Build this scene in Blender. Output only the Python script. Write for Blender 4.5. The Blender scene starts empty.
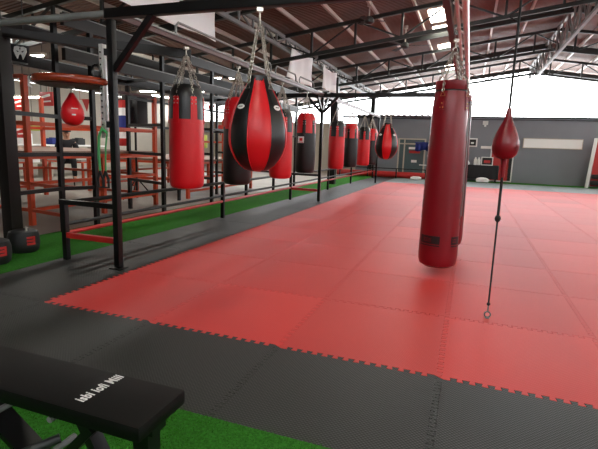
import bpy, bmesh, math, random
from mathutils import Vector, Matrix
random.seed(7)
PI = math.pi
sc = bpy.context.scene
col = sc.collection
H = 1.28                       # height of the lens above the mats

# ------------------------------------------------------------------ helpers
def lin(c):
    return tuple(((v/255)/12.92 if v/255 <= .04045 else ((v/255+.055)/1.055)**2.4) for v in c)

def mat(name, rgb, rough=.5, metal=0., bump=None, vary=None, spec=.5, emit=None, island=None, alpha=None):
    """Principled material; bump=(scale,strength), vary=(scale,amount) mottles the colour, island=amount varies it per mesh island"""
    m = bpy.data.materials.new(name); m.use_nodes = True
    nt = m.node_tree; b = nt.nodes['Principled BSDF']
    c = lin(rgb)
    b.inputs['Base Color'].default_value = (*c, 1)
    b.inputs['Roughness'].default_value = rough
    b.inputs['Metallic'].default_value = metal
    b.inputs['Specular IOR Level'].default_value = spec
    tc = nt.nodes.new('ShaderNodeTexCoord')
    src = None
    if vary:
        n = nt.nodes.new('ShaderNodeTexNoise'); n.inputs['Scale'].default_value = vary[0]; n.inputs['Detail'].default_value = 5
        nt.links.new(tc.outputs['Object'], n.inputs['Vector'])
        mp = nt.nodes.new('ShaderNodeMapRange'); mp.inputs['To Min'].default_value = 1-vary[1]; mp.inputs['To Max'].default_value = 1+vary[1]
        mp.inputs['From Min'].default_value = .25; mp.inputs['From Max'].default_value = .75
        nt.links.new(n.outputs['Fac'], mp.inputs['Value'])
        src = mp.outputs['Result']
    if island:
        g = nt.nodes.new('ShaderNodeNewGeometry')
        mp = nt.nodes.new('ShaderNodeMapRange'); mp.inputs['To Min'].default_value = 1-island; mp.inputs['To Max'].default_value = 1+island
        oi = nt.nodes.new('ShaderNodeObjectInfo'); ad = nt.nodes.new('ShaderNodeMath'); ad.operation = 'ADD'
        fr = nt.nodes.new('ShaderNodeMath'); fr.operation = 'FRACT'
        nt.links.new(g.outputs['Random Per Island'], ad.inputs[0]); nt.links.new(oi.outputs['Random'], ad.inputs[1]); nt.links.new(ad.outputs[0], fr.inputs[0])
        nt.links.new(fr.outputs[0], mp.inputs['Value'])
        if src:
            k = nt.nodes.new('ShaderNodeMath'); k.operation = 'MULTIPLY'
            nt.links.new(src, k.inputs[0]); nt.links.new(mp.outputs['Result'], k.inputs[1]); src = k.outputs[0]
        else: src = mp.outputs['Result']
    if src:
        mx = nt.nodes.new('ShaderNodeVectorMath'); mx.operation = 'SCALE'
        mx.inputs[0].default_value = c
        nt.links.new(src, mx.inputs['Scale']); nt.links.new(mx.outputs['Vector'], b.inputs['Base Color'])
    if bump:
        n2 = nt.nodes.new('ShaderNodeTexNoise'); n2.inputs['Scale'].default_value = bump[0]; n2.inputs['Detail'].default_value = 3
        nt.links.new(tc.outputs['Object'], n2.inputs['Vector'])
        bp = nt.nodes.new('ShaderNodeBump'); bp.inputs['Strength'].default_value = bump[1]; bp.inputs['Distance'].default_value = .01
        nt.links.new(n2.outputs['Fac'], bp.inputs['Height']); nt.links.new(bp.outputs['Normal'], b.inputs['Normal'])
    if emit:
        b.inputs['Emission Color'].default_value = (*lin(emit[0]), 1); b.inputs['Emission Strength'].default_value = emit[1]
    if alpha is not None:
        b.inputs['Alpha'].default_value = alpha
    return m

class MB:
    """collects shapes (world or local coordinates) and links them as ONE mesh object"""
    def __init__(s): s.bm = bmesh.new(); s.flat = False
    def faces(s, vs, fs, mi=0):
        v = [s.bm.verts.new(p) for p in vs]
        for f in fs:
            try:
                q = s.bm.faces.new([v[i] for i in f]); q.material_index = mi
            except ValueError: pass
        return v
    def box(s, c, d, rot=None, mi=0, bev=0):
        r = rot or Matrix.Identity(3); c = Vector(c)
        hx, hy, hz = d[0]/2, d[1]/2, d[2]/2
        vs = [c + r @ Vector((x, y, z)) for x in (-hx, hx) for y in (-hy, hy) for z in (-hz, hz)]
        v = s.faces(vs, [(0,1,3,2), (4,6,7,5), (0,4,5,1), (2,3,7,6), (0,2,6,4), (1,5,7,3)], mi)
        if bev:
            es = {e for q in v for e in q.link_edges}
            bmesh.ops.bevel(s.bm, geom=list(es), offset=bev, segments=2, affect='EDGES', profile=.6, material=-1)
        return s
    def bar(s, a, b, w, h=None, mi=0, bev=0):
        a, b = Vector(a), Vector(b); h = h or w; d = b-a; L = d.length; y = d/L
        up = Vector((0,0,1)) if abs(y.z) < .95 else Vector((0,1,0))
        x = y.cross(up).normalized(); z = x.cross(y)
        return s.box((a+b)/2, (w, L, h), Matrix((x, y, z)).transposed(), mi, bev)
    def tube(s, pts, r, n=8, closed=False, mi=0, caps=True):
        pts = [Vector(p) for p in pts]; N = len(pts); rings = []
        rr = r if isinstance(r, (list, tuple)) else [r]*N
        prev = None
        for i, p in enumerate(pts):
            a = pts[i-1] if (i or closed) else p; b = pts[(i+1) % N] if (i < N-1 or closed) else p
            t = (b-a).normalized()
            if prev is None:
                u = t.orthogonal().normalized()
            else:
                u = (prev - t*prev.dot(t))
                u = u.normalized() if u.length > 1e-6 else t.orthogonal().normalized()
            prev = u; w = t.cross(u)
            rings.append([s.bm.verts.new(p + rr[i]*(u*math.cos(2*PI*k/n) + w*math.sin(2*PI*k/n))) for k in range(n)])
        M = N if closed else N-1
        for i in range(M):
            A, B = rings[i], rings[(i+1) % N]
            off = 0
            if closed and i == M-1:
                off = min(range(n), key=lambda o: (A[0].co-B[o].co).length)
            for k in range(n):
                try:
                    q = s.bm.faces.new((A[k], A[(k+1) % n], B[(k+1+off) % n], B[(k+off) % n])); q.material_index = mi
                except ValueError: pass
        if caps and not closed:
            for R in (rings[0][::-1], rings[-1]):
                q = s.bm.faces.new(R); q.material_index = mi
        return s
    def lathe(s, prof, n=32, c=(0,0,0), mi=0, a0=0.):
        """prof: (r,z) bottom to top; r==0 ends close; mi int or function of sector"""
        c = Vector(c); rings = []
        for r, z in prof:
            if r < 1e-6: rings.append([s.bm.verts.new(c+Vector((0,0,z)))])
            else: rings.append([s.bm.verts.new(c+Vector((r*math.cos(a0+2*PI*k/n), r*math.sin(a0+2*PI*k/n), z))) for k in range(n)])
        for A, B in zip(rings, rings[1:]):
            for k in range(n):
                k2 = (k+1) % n
                if len(A) == 1 and len(B) == 1: continue
                if len(A) == 1: f = (A[0], B[k2], B[k])
                elif len(B) == 1: f = (A[k], A[k2], B[0])
                else: f = (A[k], A[k2], B[k2], B[k])
                q = s.bm.faces.new(f); q.material_index = mi(k) if callable(mi) else mi
        return s
    def patch(s, prof, a, half, off, th, n=6, mi=0, half_top=None):
        """a slab lying on a turned surface: prof (r,z), centre angle a, half angle"""
        out, inn = [], []
        m = len(prof)
        for i, (r, z) in enumerate(prof):
            hh = half if half_top is None else half+(half_top-half)*i/(m-1)
            out.append([s.bm.verts.new(((r+off+th)*math.cos(a-hh+2*hh*k/n), (r+off+th)*math.sin(a-hh+2*hh*k/n), z)) for k in range(n+1)])
            inn.append([s.bm.verts.new(((r+off)*math.cos(a-hh+2*hh*k/n), (r+off)*math.sin(a-hh+2*hh*k/n), z)) for k in range(n+1)])
        def F(*v):
            q = s.bm.faces.new(v); q.material_index = mi
        for i in range(m-1):
            for k in range(n):
                F(out[i][k], out[i][k+1], out[i+1][k+1], out[i+1][k])
                F(inn[i][k+1], inn[i][k], inn[i+1][k], inn[i+1][k+1])
            F(out[i][0], out[i+1][0], inn[i+1][0], inn[i][0]); F(out[i][n], inn[i][n], inn[i+1][n], out[i+1][n])
        for k in range(n):
            F(out[0][k+1], out[0][k], inn[0][k], inn[0][k+1]); F(out[m-1][k], out[m-1][k+1], inn[m-1][k+1], inn[m-1][k])
        return s
    def poly(s, pts, th, mi=0, axis=None):
        """extruded polygon: pts 3D in a plane, thickness vector th"""
        th = Vector(th); a = [s.bm.verts.new(Vector(p)) for p in pts]; b = [s.bm.verts.new(Vector(p)+th) for p in pts]; n = len(a)
        for f in [a[::-1], b] + [(a[i], a[(i+1) % n], b[(i+1) % n], b[i]) for i in range(n)]:
            q = s.bm.faces.new(f); q.material_index = mi
        return s
    def sphere(s, c, r, u=16, v=10, mi=0, sc_=(1,1,1)):
        prof = [(r*math.sin(PI*i/v), -r*math.cos(PI*i/v)) for i in range(v+1)]
        prof[0] = (0, -r); prof[-1] = (0, r)
        n0 = len(s.bm.verts); s.lathe(prof, u, (0,0,0), mi)
        s.bm.verts.ensure_lookup_table()
        for q in list(s.bm.verts)[n0:]:
            q.co = Vector((q.co.x*sc_[0], q.co.y*sc_[1], q.co.z*sc_[2])) + Vector(c)
        return s
    def link(s, c, t, up, L=.034, W=.02, r=.0042, mi=0):
        """one oval chain link centred at c, long axis t"""
        t = Vector(t).normalized(); up = Vector(up); u = (up - t*up.dot(t)).normalized(); c = Vector(c)
        pts = []
        for i in range(10):
            a = 2*PI*i/10; x = math.cos(a); y = math.sin(a)
            pts.append(c + t*(x*W/2 + math.copysign((L-W)/2, x) if abs(x) > .05 else 0) + u*(y*W/2))
        return s.tube(pts, r, 5, True, mi)
    def chain(s, a, b, L=.036, W=.022, r=.0045, mi=0):
        a, b = Vector(a), Vector(b); d = b-a; n = max(2, int(round(d.length/(L*.78)))); t = d.normalized()
        o = t.orthogonal().normalized(); o2 = t.cross(o)
        for i in range(n):
            s.link(a+d*(i+.5)/n, t, o if i % 2 else o2, L, W, r, mi)
        return s
    def build(s, name, mats, parent=None, smooth=40, off=None):
        bm = s.bm
        bmesh.ops.recalc_face_normals(bm, faces=bm.faces)
        me = bpy.data.meshes.new(name)
        if off is None and parent is not None:
            off = parent['_o'] if '_o' in parent.keys() else None
        if off is not None: bmesh.ops.translate(bm, vec=-Vector(off), verts=bm.verts)
        bm.to_mesh(me); bm.free()
        for m in (mats if isinstance(mats, (list, tuple)) else [mats]): me.materials.append(m)
        if smooth:
            for p in me.polygons: p.use_smooth = True
            me.set_sharp_from_angle(angle=math.radians(smooth))
        o = bpy.data.objects.new(name, me); col.objects.link(o)
        if parent is not None: o.parent = parent
        if off is not None: o['_o'] = list(off)
        return o

def tag(o, label, cat, group=None, kind=None):
    o['label'] = label; o['category'] = cat
    if group: o['group'] = group
    if kind: o['kind'] = kind
    return o
def thing(name, label, cat, loc=(0,0,0), group=None, rz=0, local=False):
    """Empty at the thing's base. Parts are written in world coordinates unless local."""
    o = bpy.data.objects.new(name, None); col.objects.link(o); o.location = loc; o.rotation_euler.z = rz
    o.empty_display_size = .1
    o['_o'] = [0.,0.,0.] if local else [float(v) for v in loc]
    return tag(o, label, cat, group)
def struct(name, mb, m, smooth=0):
    o = mb.build(name, m, None, smooth); o['kind'] = 'structure'; return o
def copy_tree(o, parent=None):
    c = o.copy(); col.objects.link(c)
    if parent: c.parent = parent
    for ch in list(o.children): copy_tree(ch, c)
    return c

# pixel helpers: where a line of sight meets a plane of the room
CAM_YAW, CAM_PITCH, CAM_ROLL, FPX = -3.44804978e-01, -1.69059889e-01, 3.44119693e-02, 460.702850
def basis():
    cy, sy = math.cos(CAM_YAW), math.sin(CAM_YAW); cp, sp = math.cos(CAM_PITCH), math.sin(CAM_PITCH)
    f = Vector((sy*cp, cy*cp, sp)); r = Vector((cy, -sy, 0)); u = r.cross(f)
    c, s = math.cos(CAM_ROLL), math.sin(CAM_ROLL)
    return c*r + s*u, -s*r + c*u, f
RR, UU, FF = basis()
def ray(x, y): return FF + (x-299)/FPX*RR - (y-224.5)/FPX*UU
def atY(x, y, Y): d = ray(x, y); return Vector((0,0,H)) + d*(Y/d.y)
def atX(x, y, X): d = ray(x, y); return Vector((0,0,H)) + d*(X/d.x)
def atZ(x, y, z): d = ray(x, y); return Vector((0,0,H)) + d*((z-H)/d.z)

# ------------------------------------------------------------------ materials
M = {}
M['black_steel'] = mat('black_steel', (13,13,14), .36, .0, vary=(6,.25), spec=.35)
M['brown_steel'] = mat('dark_brown_steel', (22,18,17), .45, vary=(5,.25), spec=.3)
M['roof_steel'] = mat('grey_green_roof_steel', (36,40,39), .5, vary=(4,.2))
M['girder_steel'] = mat('grey_girder_steel', (120,122,120), .45, vary=(4,.2))
M['pale_steel'] = mat('pale_purlin_steel', (205,200,190), .4)
M['silver'] = mat('galvanised_silver', (232,232,230), .35, .6, vary=(8,.12))
M['chain'] = mat('zinc_chain', (175,170,160), .3, .85)
M['red_beam'] = mat('oxide_red_beam', (66,24,24), .45)
M['red_rail'] = mat('red_painted_rail', (178,36,33), .4)
M['orange'] = mat('orange_painted_steel', (192,66,28), .42, vary=(5,.15))
M['red_vinyl'] = mat('red_vinyl', (205,14,26), .38, bump=(60,.06), vary=(5,.06))
M['deep_red_vinyl'] = mat('deep_red_vinyl', (122,6,22), .36, bump=(30,.08), vary=(4,.08))
M['black_vinyl'] = mat('black_vinyl', (20,21,22), .36, bump=(60,.08))
M['black_web'] = mat('black_webbing', (18,18,19), .7, bump=(200,.2))
M['white'] = mat('white_print', (225,225,222), .5)
M['white_cloth'] = mat('white_cloth', (240,241,240), .8, bump=(8,.15))
M['offwhite'] = mat('offwhite_paint', (184,176,162), .7, vary=(2,.06))
M['grey_wall'] = mat('grey_wall_paint', (122,126,134), .6, vary=(1.2,.05))
M['concrete'] = mat('concrete', (150,142,132), .55, bump=(30,.1), vary=(1.5,.18))
M['turf'] = mat('green_turf', (56,124,40), .95, bump=(260,.9), vary=(90,.45), spec=.1)
M['turf2'] = mat('turf_blades', (52,122,32), .9, island=.45, spec=.15)
M['wood'] = mat('varnished_redwood', (128,46,22), .2, vary=(9,.25))
M['plank'] = mat('brown_plank', (118,88,72), .6, vary=(7,.2))
M['grey_plank'] = mat('grey_plank', (150,146,138), .6, vary=(7,.15))
M['tube'] = mat('lit_fluorescent_tube', (255,255,255), .4, emit=((255,252,240), 14))
M['sky_panel'] = mat('glowing_roof_panel', (255,250,235), .5, emit=((255,250,232), 16))
M['rubber'] = mat('black_rubber', (15,15,16), .6, bump=(40,.1))
M['glass'] = mat('dark_door_glass', (88,104,108), .12)
M['blue'] = mat('navy_blue_cloth', (28,44,120), .7)
M['green_rope'] = mat('green_band', (60,150,84), .5)
M['yellow_green'] = mat('yellow_green_board', (186,196,96), .6)
M['skin'] = mat('skin', (196,150,124), .5)
M['cloth_dark'] = mat('dark_cloth', (28,28,32), .85)
M['teal_box'] = mat('teal_fabric', (44,104,118), .7)
M['brass'] = mat('brass', (190,160,90), .3, .8)
M['bench_vinyl'] = mat('bench_vinyl', (11,10.5,10), .5, bump=(220,.1), spec=.2)
M['cream'] = mat('cream_tape', (160,145,110), .6)

# foam mats: cross-hatched surface
def foam(name, rgb, rough, isl, bumpst, spec):
    m = mat(name, rgb, rough, island=isl, vary=(.8,.06), spec=spec)
    nt = m.node_tree; b = nt.nodes['Principled BSDF']
    tc = nt.nodes.new('ShaderNodeTexCoord')
    hs = []
    for a in (PI/4, -PI/4):
        mp = nt.nodes.new('ShaderNodeMapping'); mp.inputs['Rotation'].default_value = (0,0,a)
        nt.links.new(tc.outputs['Object'], mp.inputs['Vector'])
        w = nt.nodes.new('ShaderNodeTexWave'); w.inputs['Scale'].default_value = 22; w.inputs['Distortion'].default_value = 0
        nt.links.new(mp.outputs['Vector'], w.inputs['Vector']); hs.append(w)
    k = nt.nodes.new('ShaderNodeMath'); k.operation = 'MULTIPLY'
    nt.links.new(hs[0].outputs['Fac'], k.inputs[0]); nt.links.new(hs[1].outputs['Fac'], k.inputs[1])
    bp = nt.nodes.new('ShaderNodeBump'); bp.inputs['Strength'].default_value = bumpst; bp.inputs['Distance'].default_value = .004
    nt.links.new(k.outputs[0], bp.inputs['Height']); nt.links.new(bp.outputs['Normal'], b.inputs['Normal'])
    return m
M['red_foam'] = foam('red_foam_mat', (202,60,57), .54, .085, .22, .4)
M['black_foam'] = foam('black_foam_mat', (36,39,36), .52, .05, .5, .5)
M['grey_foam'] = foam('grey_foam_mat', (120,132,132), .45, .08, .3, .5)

def corrugated(name, rgb, rough):
    m = mat(name, rgb, rough, vary=(1.2,.22))
    nt = m.node_tree; b = nt.nodes['Principled BSDF']
    tc = nt.nodes.new('ShaderNodeTexCoord')
    w = nt.nodes.new('ShaderNodeTexWave'); w.bands_direction = 'Y'; w.inputs['Scale'].default_value = 3.2; w.inputs['Distortion'].default_value = 0
    nt.links.new(tc.outputs['Object'], w.inputs['Vector'])
    bp = nt.nodes.new('ShaderNodeBump'); bp.inputs['Strength'].default_value = .9; bp.inputs['Distance'].default_value = .05
    nt.links.new(w.outputs['Fac'], bp.inputs['Height']); nt.links.new(bp.outputs['Normal'], b.inputs['Normal'])
    return m
M['roof'] = corrugated('red_brown_roof_sheet', (118,88,76), .65)
M['roof_left'] = corrugated('brown_roof_sheet', (110,92,80), .6)

# ------------------------------------------------------------------ setting
WALL_Y = 22.4
b = MB(); b.box((-3, 8, -.07), (40, 34, .10)); struct('floor', b, M['concrete'])
b = MB(); b.box((-.6, .22, -.001), (8, 3.04, .012)); o = struct('floor_turf_front', b, M['turf'])
b = MB(); b.box((-4.63, 12.02, -.009), (1.20, 20.6, .026)); struct('floor_turf_left', b, M['turf'])
b = MB(); b.box((2.0, 21.6, -.011), (11.9, 1.56, .018)); struct('floor_turf_back', b, M['turf'])

RX, RZ, SL, SRR = 2.08, 4.95, .1446, .1465
def roof_z(x): return RZ - SL*(RX-x) if x < RX else RZ - SRR*(x-RX)
Y0, Y1 = -3.0, 22.9
b = MB(); b.poly([(-9, Y0, roof_z(-9)), (RX, Y0, RZ), (RX, Y1, RZ), (-9, Y1, roof_z(-9))], (0,0,.04)); struct('ceiling', b, M['roof'])
b = MB(); b.poly([(RX, Y0, RZ), (11, Y0, roof_z(11)), (11, Y1, roof_z(11)), (RX, Y1, RZ)], (0,0,.04)); struct('ceiling_right', b, M['roof'])
b = MB(); b.box((-12.6, (Y0+Y1)/2, roof_z(-9)+.02), (7.2, Y1-Y0, .04)); struct('ceiling_left', b, M['roof_left'])
# walls
b = MB(); b.box((2.4, WALL_Y+.1, 1.40), (15.2, .2, 2.84)); struct('wall_back', b, M['grey_wall'])
b = MB(); b.box((-10.6, WALL_Y+.1, 1.21), (10.8, .2, 2.46)); struct('wall_back_left', b, M['offwhite'])
b = MB(); b.box((-16.1, 10, 1.64), (.2, 26, 3.34)); struct('wall_left', b, M['offwhite'])
b = MB(); b.box((10.1, 10, 1.40), (.2, 25, 2.84)); struct('wall_right', b, M['grey_wall'])
b = MB(); b.box((-3, -3.1, 1.9), (26, .2, 3.9)); struct('wall_front_unseen', b, M['grey_wall'])  # unseen wall behind the lens, added to cut the front light
b = MB(); b.box((2.4, WALL_Y-.03, 2.80), (15.2, .1, .06)); b.box((2.4, WALL_Y-.02, 2.70), (15.2, .06, .03)); struct('trim_1', b, M['roof_steel'])
# corrugated eave on top of the back wall, left part
b = MB(); N = 90; x0, x1 = -5.2, -1.2
vs = []
for i in range(N+1):
    x = x0+(x1-x0)*i/N; z = 2.84+.035*math.sin(i*2*PI/6)
    vs += [(x, WALL_Y-.25, z), (x, WALL_Y+.2, z+.06)]
b.faces(vs, [(2*i, 2*i+2, 2*i+3, 2*i+1) for i in range(N)]); b.faces([(x, y, z-.05) for x, y, z in vs], [(2*i, 2*i+1, 2*i+3, 2*i+2) for i in range(N)])
b.faces([q for i in range(N+1) for q in ((vs[2*i]), (vs[2*i][0], vs[2*i][1], vs[2*i][2]-.05))], [(2*i, 2*i+1, 2*i+3, 2*i+2) for i in range(N)])
struct('trim_2', b, M['red_beam'])

# roof steel: purlins along the hall, beams and lattice trusses across it
for i in range(-13, 9):
    x = RX - .12 + i*.84 if i < 0 else RX + .12 + (i)*.84
    if x < -8.9: continue
    b = MB(); b.bar((x, Y0, roof_z(x)-.045), (x, Y1-.2, roof_z(x)-.045), .05, .08); struct('trim_purlin', b, M['pale_steel'])
def sloped(b, y, dz, w, h):
    for xa, xb in ((-9, RX), (RX, 10)):
        b.bar((xa, y, roof_z(xa)-dz), (xb, y, roof_z(xb)-dz), w, h)
def beam_at(y):
    b = MB(); sloped(b, y, .15, .09, .16); struct('trim_roof_beam', b, M['roof_steel'])
def truss_at(y, D=.55):
    b = MB(); sloped(b, y, .13, .07, .08); sloped(b, y, .13+D, .07, .08)
    x = -9.; k = 0
    while x < 9.9:
        zt, zb = roof_z(x)-.13, roof_z(x)-.13-D
        b.bar((x, y, zb), (x, y, zt), .05)
        x2 = x+1.05
        if x2 < 10:
            if k % 2: b.bar((x, y, zb), (x2, y, roof_z(x2)-.13), .035)
            else: b.bar((x, y, zt), (x2, y, roof_z(x2)-.13-D), .035)
        x = x2; k += 1
    struct('trim_roof_truss', b, M['roof_steel'])
for y in (4.2, 8.6, 13.5, 17.8, 22.4): beam_at(y)
for y in (6.4, 10.9, 15.6, 20.0): truss_at(y)
def girder(x, z1, z0, ya, yb, step, m, name):
    b = MB(); b.bar((x, ya, z1), (x, yb, z1), .07); b.bar((x, ya, z0), (x, yb, z0), .07)
    n = int((yb-ya)/step)
    for i in range(n+1):
        y = ya+(yb-ya)*i/n
        b.bar((x, y, z0), (x, y, z1), .04)
        if i < n:
            y2 = ya+(yb-ya)*(i+1)/n
            b.bar((x, y, z0 if i % 2 else z1), (x, y2, z1 if i % 2 else z0), .035)
    struct(name, b, m)
girder(-4.45, 3.86, 3.60, 1.0, 22.3, .62, M['girder_steel'], 'trim_eave_girder')
girder(RX, RZ-.12, RZ-.85, 0.5, 22.3, .75, M['girder_steel'], 'trim_ridge_girder')
b = MB(); b.box((-4.45, 15.6, 1.78), (.24, .24, 3.6)); struct('trim_column', b, M['black_steel'])
b = MB(); b.box((-4.45, 22.2, 1.9), (.2, .2, 3.85)); struct('trim_column', b, M['black_steel'])
# translucent roof panels; the shortest is a lit patch of beam, made to glow
for k, (ya, yb) in enumerate(((11.65, 12.75), (13.2, 13.42), (15.4, 16.4), (8.0, 9.0), (4.3, 5.3), (.6, 1.6), (19.1, 20.1), (.6, 1.6), (4.3, 5.3), (8.0, 9.0), (11.7, 12.7), (15.4, 16.4), (19.1, 20.1))):
    xa, xb = (-1.2, -.79) if k < 7 else (5.0, 5.6)  # row right of the ridge is unseen, added for more light inside
    b = MB()
    b.poly([(xa, ya, roof_z(xa)-.012), (xb, ya, roof_z(xb)-.012), (xb, yb, roof_z(xb)-.012), (xa, yb, roof_z(xa)-.012)], (0,0,.008)); struct('glow_panel_%d' % (k+1), b, M['sky_panel'])

# ------------------------------------------------------------------ jigsaw mats
NT = 14; TD = .034
def edge_pts():
    p = .94/NT; pts = [(0, 0)]
    for i in range(NT):
        s = .03+i*p
        pts += [(s-p*.04, -TD/2), (s+p*.54, -TD/2), (s+p*.46, TD/2), (s+p*1.04, TD/2)]
    return pts     # along 0..1, offset
def tile_bm(b, x, y, sy=1.0, h=.024, clip=None):
    e = edge_pts()
    P = [(s, o) for s, o in e] + [(1-o, s) for s, o in e] + [(1,1)] + [(s, 1+o) for s, o in reversed(e[1:])] + [(0,1)] + [(-o, s) for s, o in reversed(e[1:])]
    v = [b.bm.verts.new((x+px, y+py*sy, 0)) for px, py in P]
    f = b.bm.faces.new(v)
    if f.normal.z < 0: f.normal_flip()
    f.normal_update()
    r = bmesh.ops.inset_individual(b.bm, faces=[f], thickness=.0018, depth=0, use_even_offset=True)
    for q in v: q.co.z = -.006
    bmesh.ops.recalc_face_normals(b.bm, faces=[f]+r['faces'])
def proj_in(x, y):
    v = Vector((x, y, -H)); w = v.dot(FF)
    if w < .2: return None
    return 299+FPX*v.dot(RR)/w, 224.5-FPX*v.dot(UU)/w, w
def mats(name, label, m, cells, sy):
    root = thing(name, label, 'floor mat', (cells[0][0]+.5, cells[0][1]+.5, 0))
    proto = None
    seen = []
    for (x, y) in cells:
        q = proj_in(x+.5, y+.5)
        seen.append((q is None or not (-60 < q[0] < 660 and -20 < q[1] < 520), q[2] if q else 99, x, y))
    seen.sort()
    b = MB(); tile_bm(b, 0, 0, sy); base = b.build('mat_tile', m, None, 0, off=(0,0,0)); me = base.data; bpy.data.objects.remove(base)
    for (_, _, x, y) in seen[:100]:
        o = bpy.data.objects.new('mat_tile', me); col.objects.link(o); o.parent = root
        o.location = (x-root.location.x, y-root.location.y, 0)
    if seen[100:]:
        b = MB()
        for (_, _, x, y) in seen[100:]: tile_bm(b, x, y, sy)
        o = b.build('mat_tile', m, root, 0); o['kind'] = 'stuff'
    return root
SY = 1.035
b = MB(); b.box((.45, 11.4, -.014), (9.0, 19.6, .012)); struct('floor_underlay', b, M['rubber'])
mats('red_jigsaw_matting', 'red foam jigsaw matting covering the middle of the gym floor', M['red_foam'],
     [(-3.05+i, 2.6+SY*j) for j in range(15) for i in range(8)], SY)
mats('black_jigsaw_matting', 'black foam jigsaw border along the front and left edges of the red matting', M['black_foam'],
     [(-4.05+i, 1.565) for i in range(9)] + [(-4.05, 2.6+SY*j) for j in range(18)][:], SY)
mats('far_jigsaw_matting', 'foam jigsaw matting coloured pale grey between the red matting and the back wall', M['grey_foam'],
     [(-3.05+i, 2.6+SY*j) for j in (15,16,17) for i in range(8)], SY)  # far rows coloured paler than the black border
# ------------------------------------------------------------------ turf blades nearest the lens
def blades():
    import numpy as np
    rng = np.random.default_rng(3); n = 42000
    x = rng.uniform(-2.1, .6, n); y = rng.uniform(.35, 1.742, n)
    h = rng.uniform(.005, .012, n); a = rng.uniform(0, 2*PI, n); w = .0022
    lx = rng.normal(0, .005, n); ly = rng.normal(0, .005, n)
    V = np.empty((n, 3, 3), 'f'); z0 = .004
    V[:,0] = np.stack([x-w*np.cos(a), y-w*np.sin(a), np.full(n, z0)], 1); V[:,1] = np.stack([x+w*np.cos(a), y+w*np.sin(a), np.full(n, z0)], 1)
    V[:,2] = np.stack([x+lx, y+ly, z0+h], 1)
    me = bpy.data.meshes.new('turf_blades'); me.vertices.add(n*3); me.vertices.foreach_set('co', V.ravel())
    me.loops.add(n*3); me.loops.foreach_set('vertex_index', np.arange(n*3, dtype='i'))
    me.polygons.add(n); me.polygons.foreach_set('loop_start', np.arange(0, n*3, 3, dtype='i'))
    me.update(); me.validate(); me.materials.append(M['turf2'])
    o = bpy.data.objects.new('turf_grass', me); col.objects.link(o)
    tag(o, 'short green artificial grass blades under and beside the flat bench', 'grass', kind='stuff')
blades()

# ------------------------------------------------------------------ bag rack
PX, P1, P2, P3, PZ = -3.22, 3.63, 10.26, 17.3, 2.42
rack = thing('bag_rack', 'black steel bag rack with long overhead beam, cross beams and low side rails', 'bag rack', (PX, P1, 0))
bs = M['black_steel']
for y in (P1, P2, P3):
    b = MB(); b.box((PX, y, PZ/2-.02), (.064, .064, PZ-.06), bev=.006); b.box((PX, y, .004), (.13, .13, .008)); b.build('post', bs, rack)
b = MB(); b.box((-5.0, 3.9, 1.2), (.15, .15, 2.43), bev=.01); b.build('post', M['brown_steel'], rack)
b = MB(); b.box((3.3, P1, PZ/2-.02), (.08, .08, PZ-.06)); b.build('post', bs, rack)
b = MB(); b.tube([(-5.0, P1, PZ), (-3.27, P1, PZ)], .035, 12); b.build('cross_beam', M['girder_steel'], rack)
b = MB(); b.bar((-3.27, P1, PZ), (3.34, P1, PZ), .075, .085, bev=.006); b.build('cross_beam', bs, rack)
b = MB(); b.bar((-5.0, P2, PZ), (-.1, P2, PZ), .07, .09); b.build('cross_beam', bs, rack)
b = MB(); b.bar((-4.6, P3, PZ), (-3.2, P3, PZ), .06, .07); b.build('cross_beam', bs, rack)
# long beam along the posts: dark red channel with a silver lip and guard pipe
b = MB(); b.bar((PX, P1+.03, PZ), (PX, P3, PZ), .06, .05, mi=0); b.bar((PX+.02, P1+.03, PZ+.035), (PX+.02, P3, PZ+.035), .05, .02, mi=1); b.bar((PX-.045, P1+.03, PZ+.02), (PX-.045, P3, PZ+.02), .02, .06, mi=0)
b.build('long_beam', [M['red_beam'], M['girder_steel']], rack)
for (ya, yb) in ((4.7, 7.4), (7.6, 8.6), (8.8, 9.7)):
    b = MB(); b.tube([(PX-.035, ya, PZ+.03), (PX-.035, ya, PZ+.15), (PX-.035, ya+.05, PZ+.2), (PX-.035, yb-.05, PZ+.2), (PX-.035, yb, PZ+.15), (PX-.035, yb, PZ+.03)], .014, 8); b.build('guard_pipe', M['girder_steel'], rack)
# beam that carries the long red bags
b = MB(); b.bar((-.265, P1-.6, PZ-.01), (-.265, P2, PZ-.01), .05, .06); b.build('bag_beam', M['red_beam'], rack)
b = MB(); b.tube([(-.195, P1-.6, PZ), (-.195, P2, PZ)], .016, 10); b.tube([(-.13, P1-.6, PZ), (-.13, P2-.1, PZ)], .028, 12)
for i in range(9):
    y = P1-.4+i*.8; b.bar((-.22, y, PZ+.01), (-.13, y+.3, PZ+.01), .014)
b.build('bag_beam', M['silver'], rack)
for (y, s) in ((P1, 1), (P2, 1), (P2, -1)):
    b = MB(); b.bar((PX+s*.03, y, 1.92 if y == P1 else 2.05), (PX+s*(.47 if y == P1 else .36), y, PZ-.03), .05, .055); b.build('brace', bs, rack)
for s in (1, -1):
    b = MB(); b.bar((PX, P2+s*.03, 2.05), (PX, P2+s*.4, PZ-.03), .045); b.build('brace', bs, rack)
b = MB(); b.bar((-4.95, 3.9, 2.40), (PX, 4.95, 2.31), .07, .1); b.build('brace', M['brown_steel'], rack)
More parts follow.
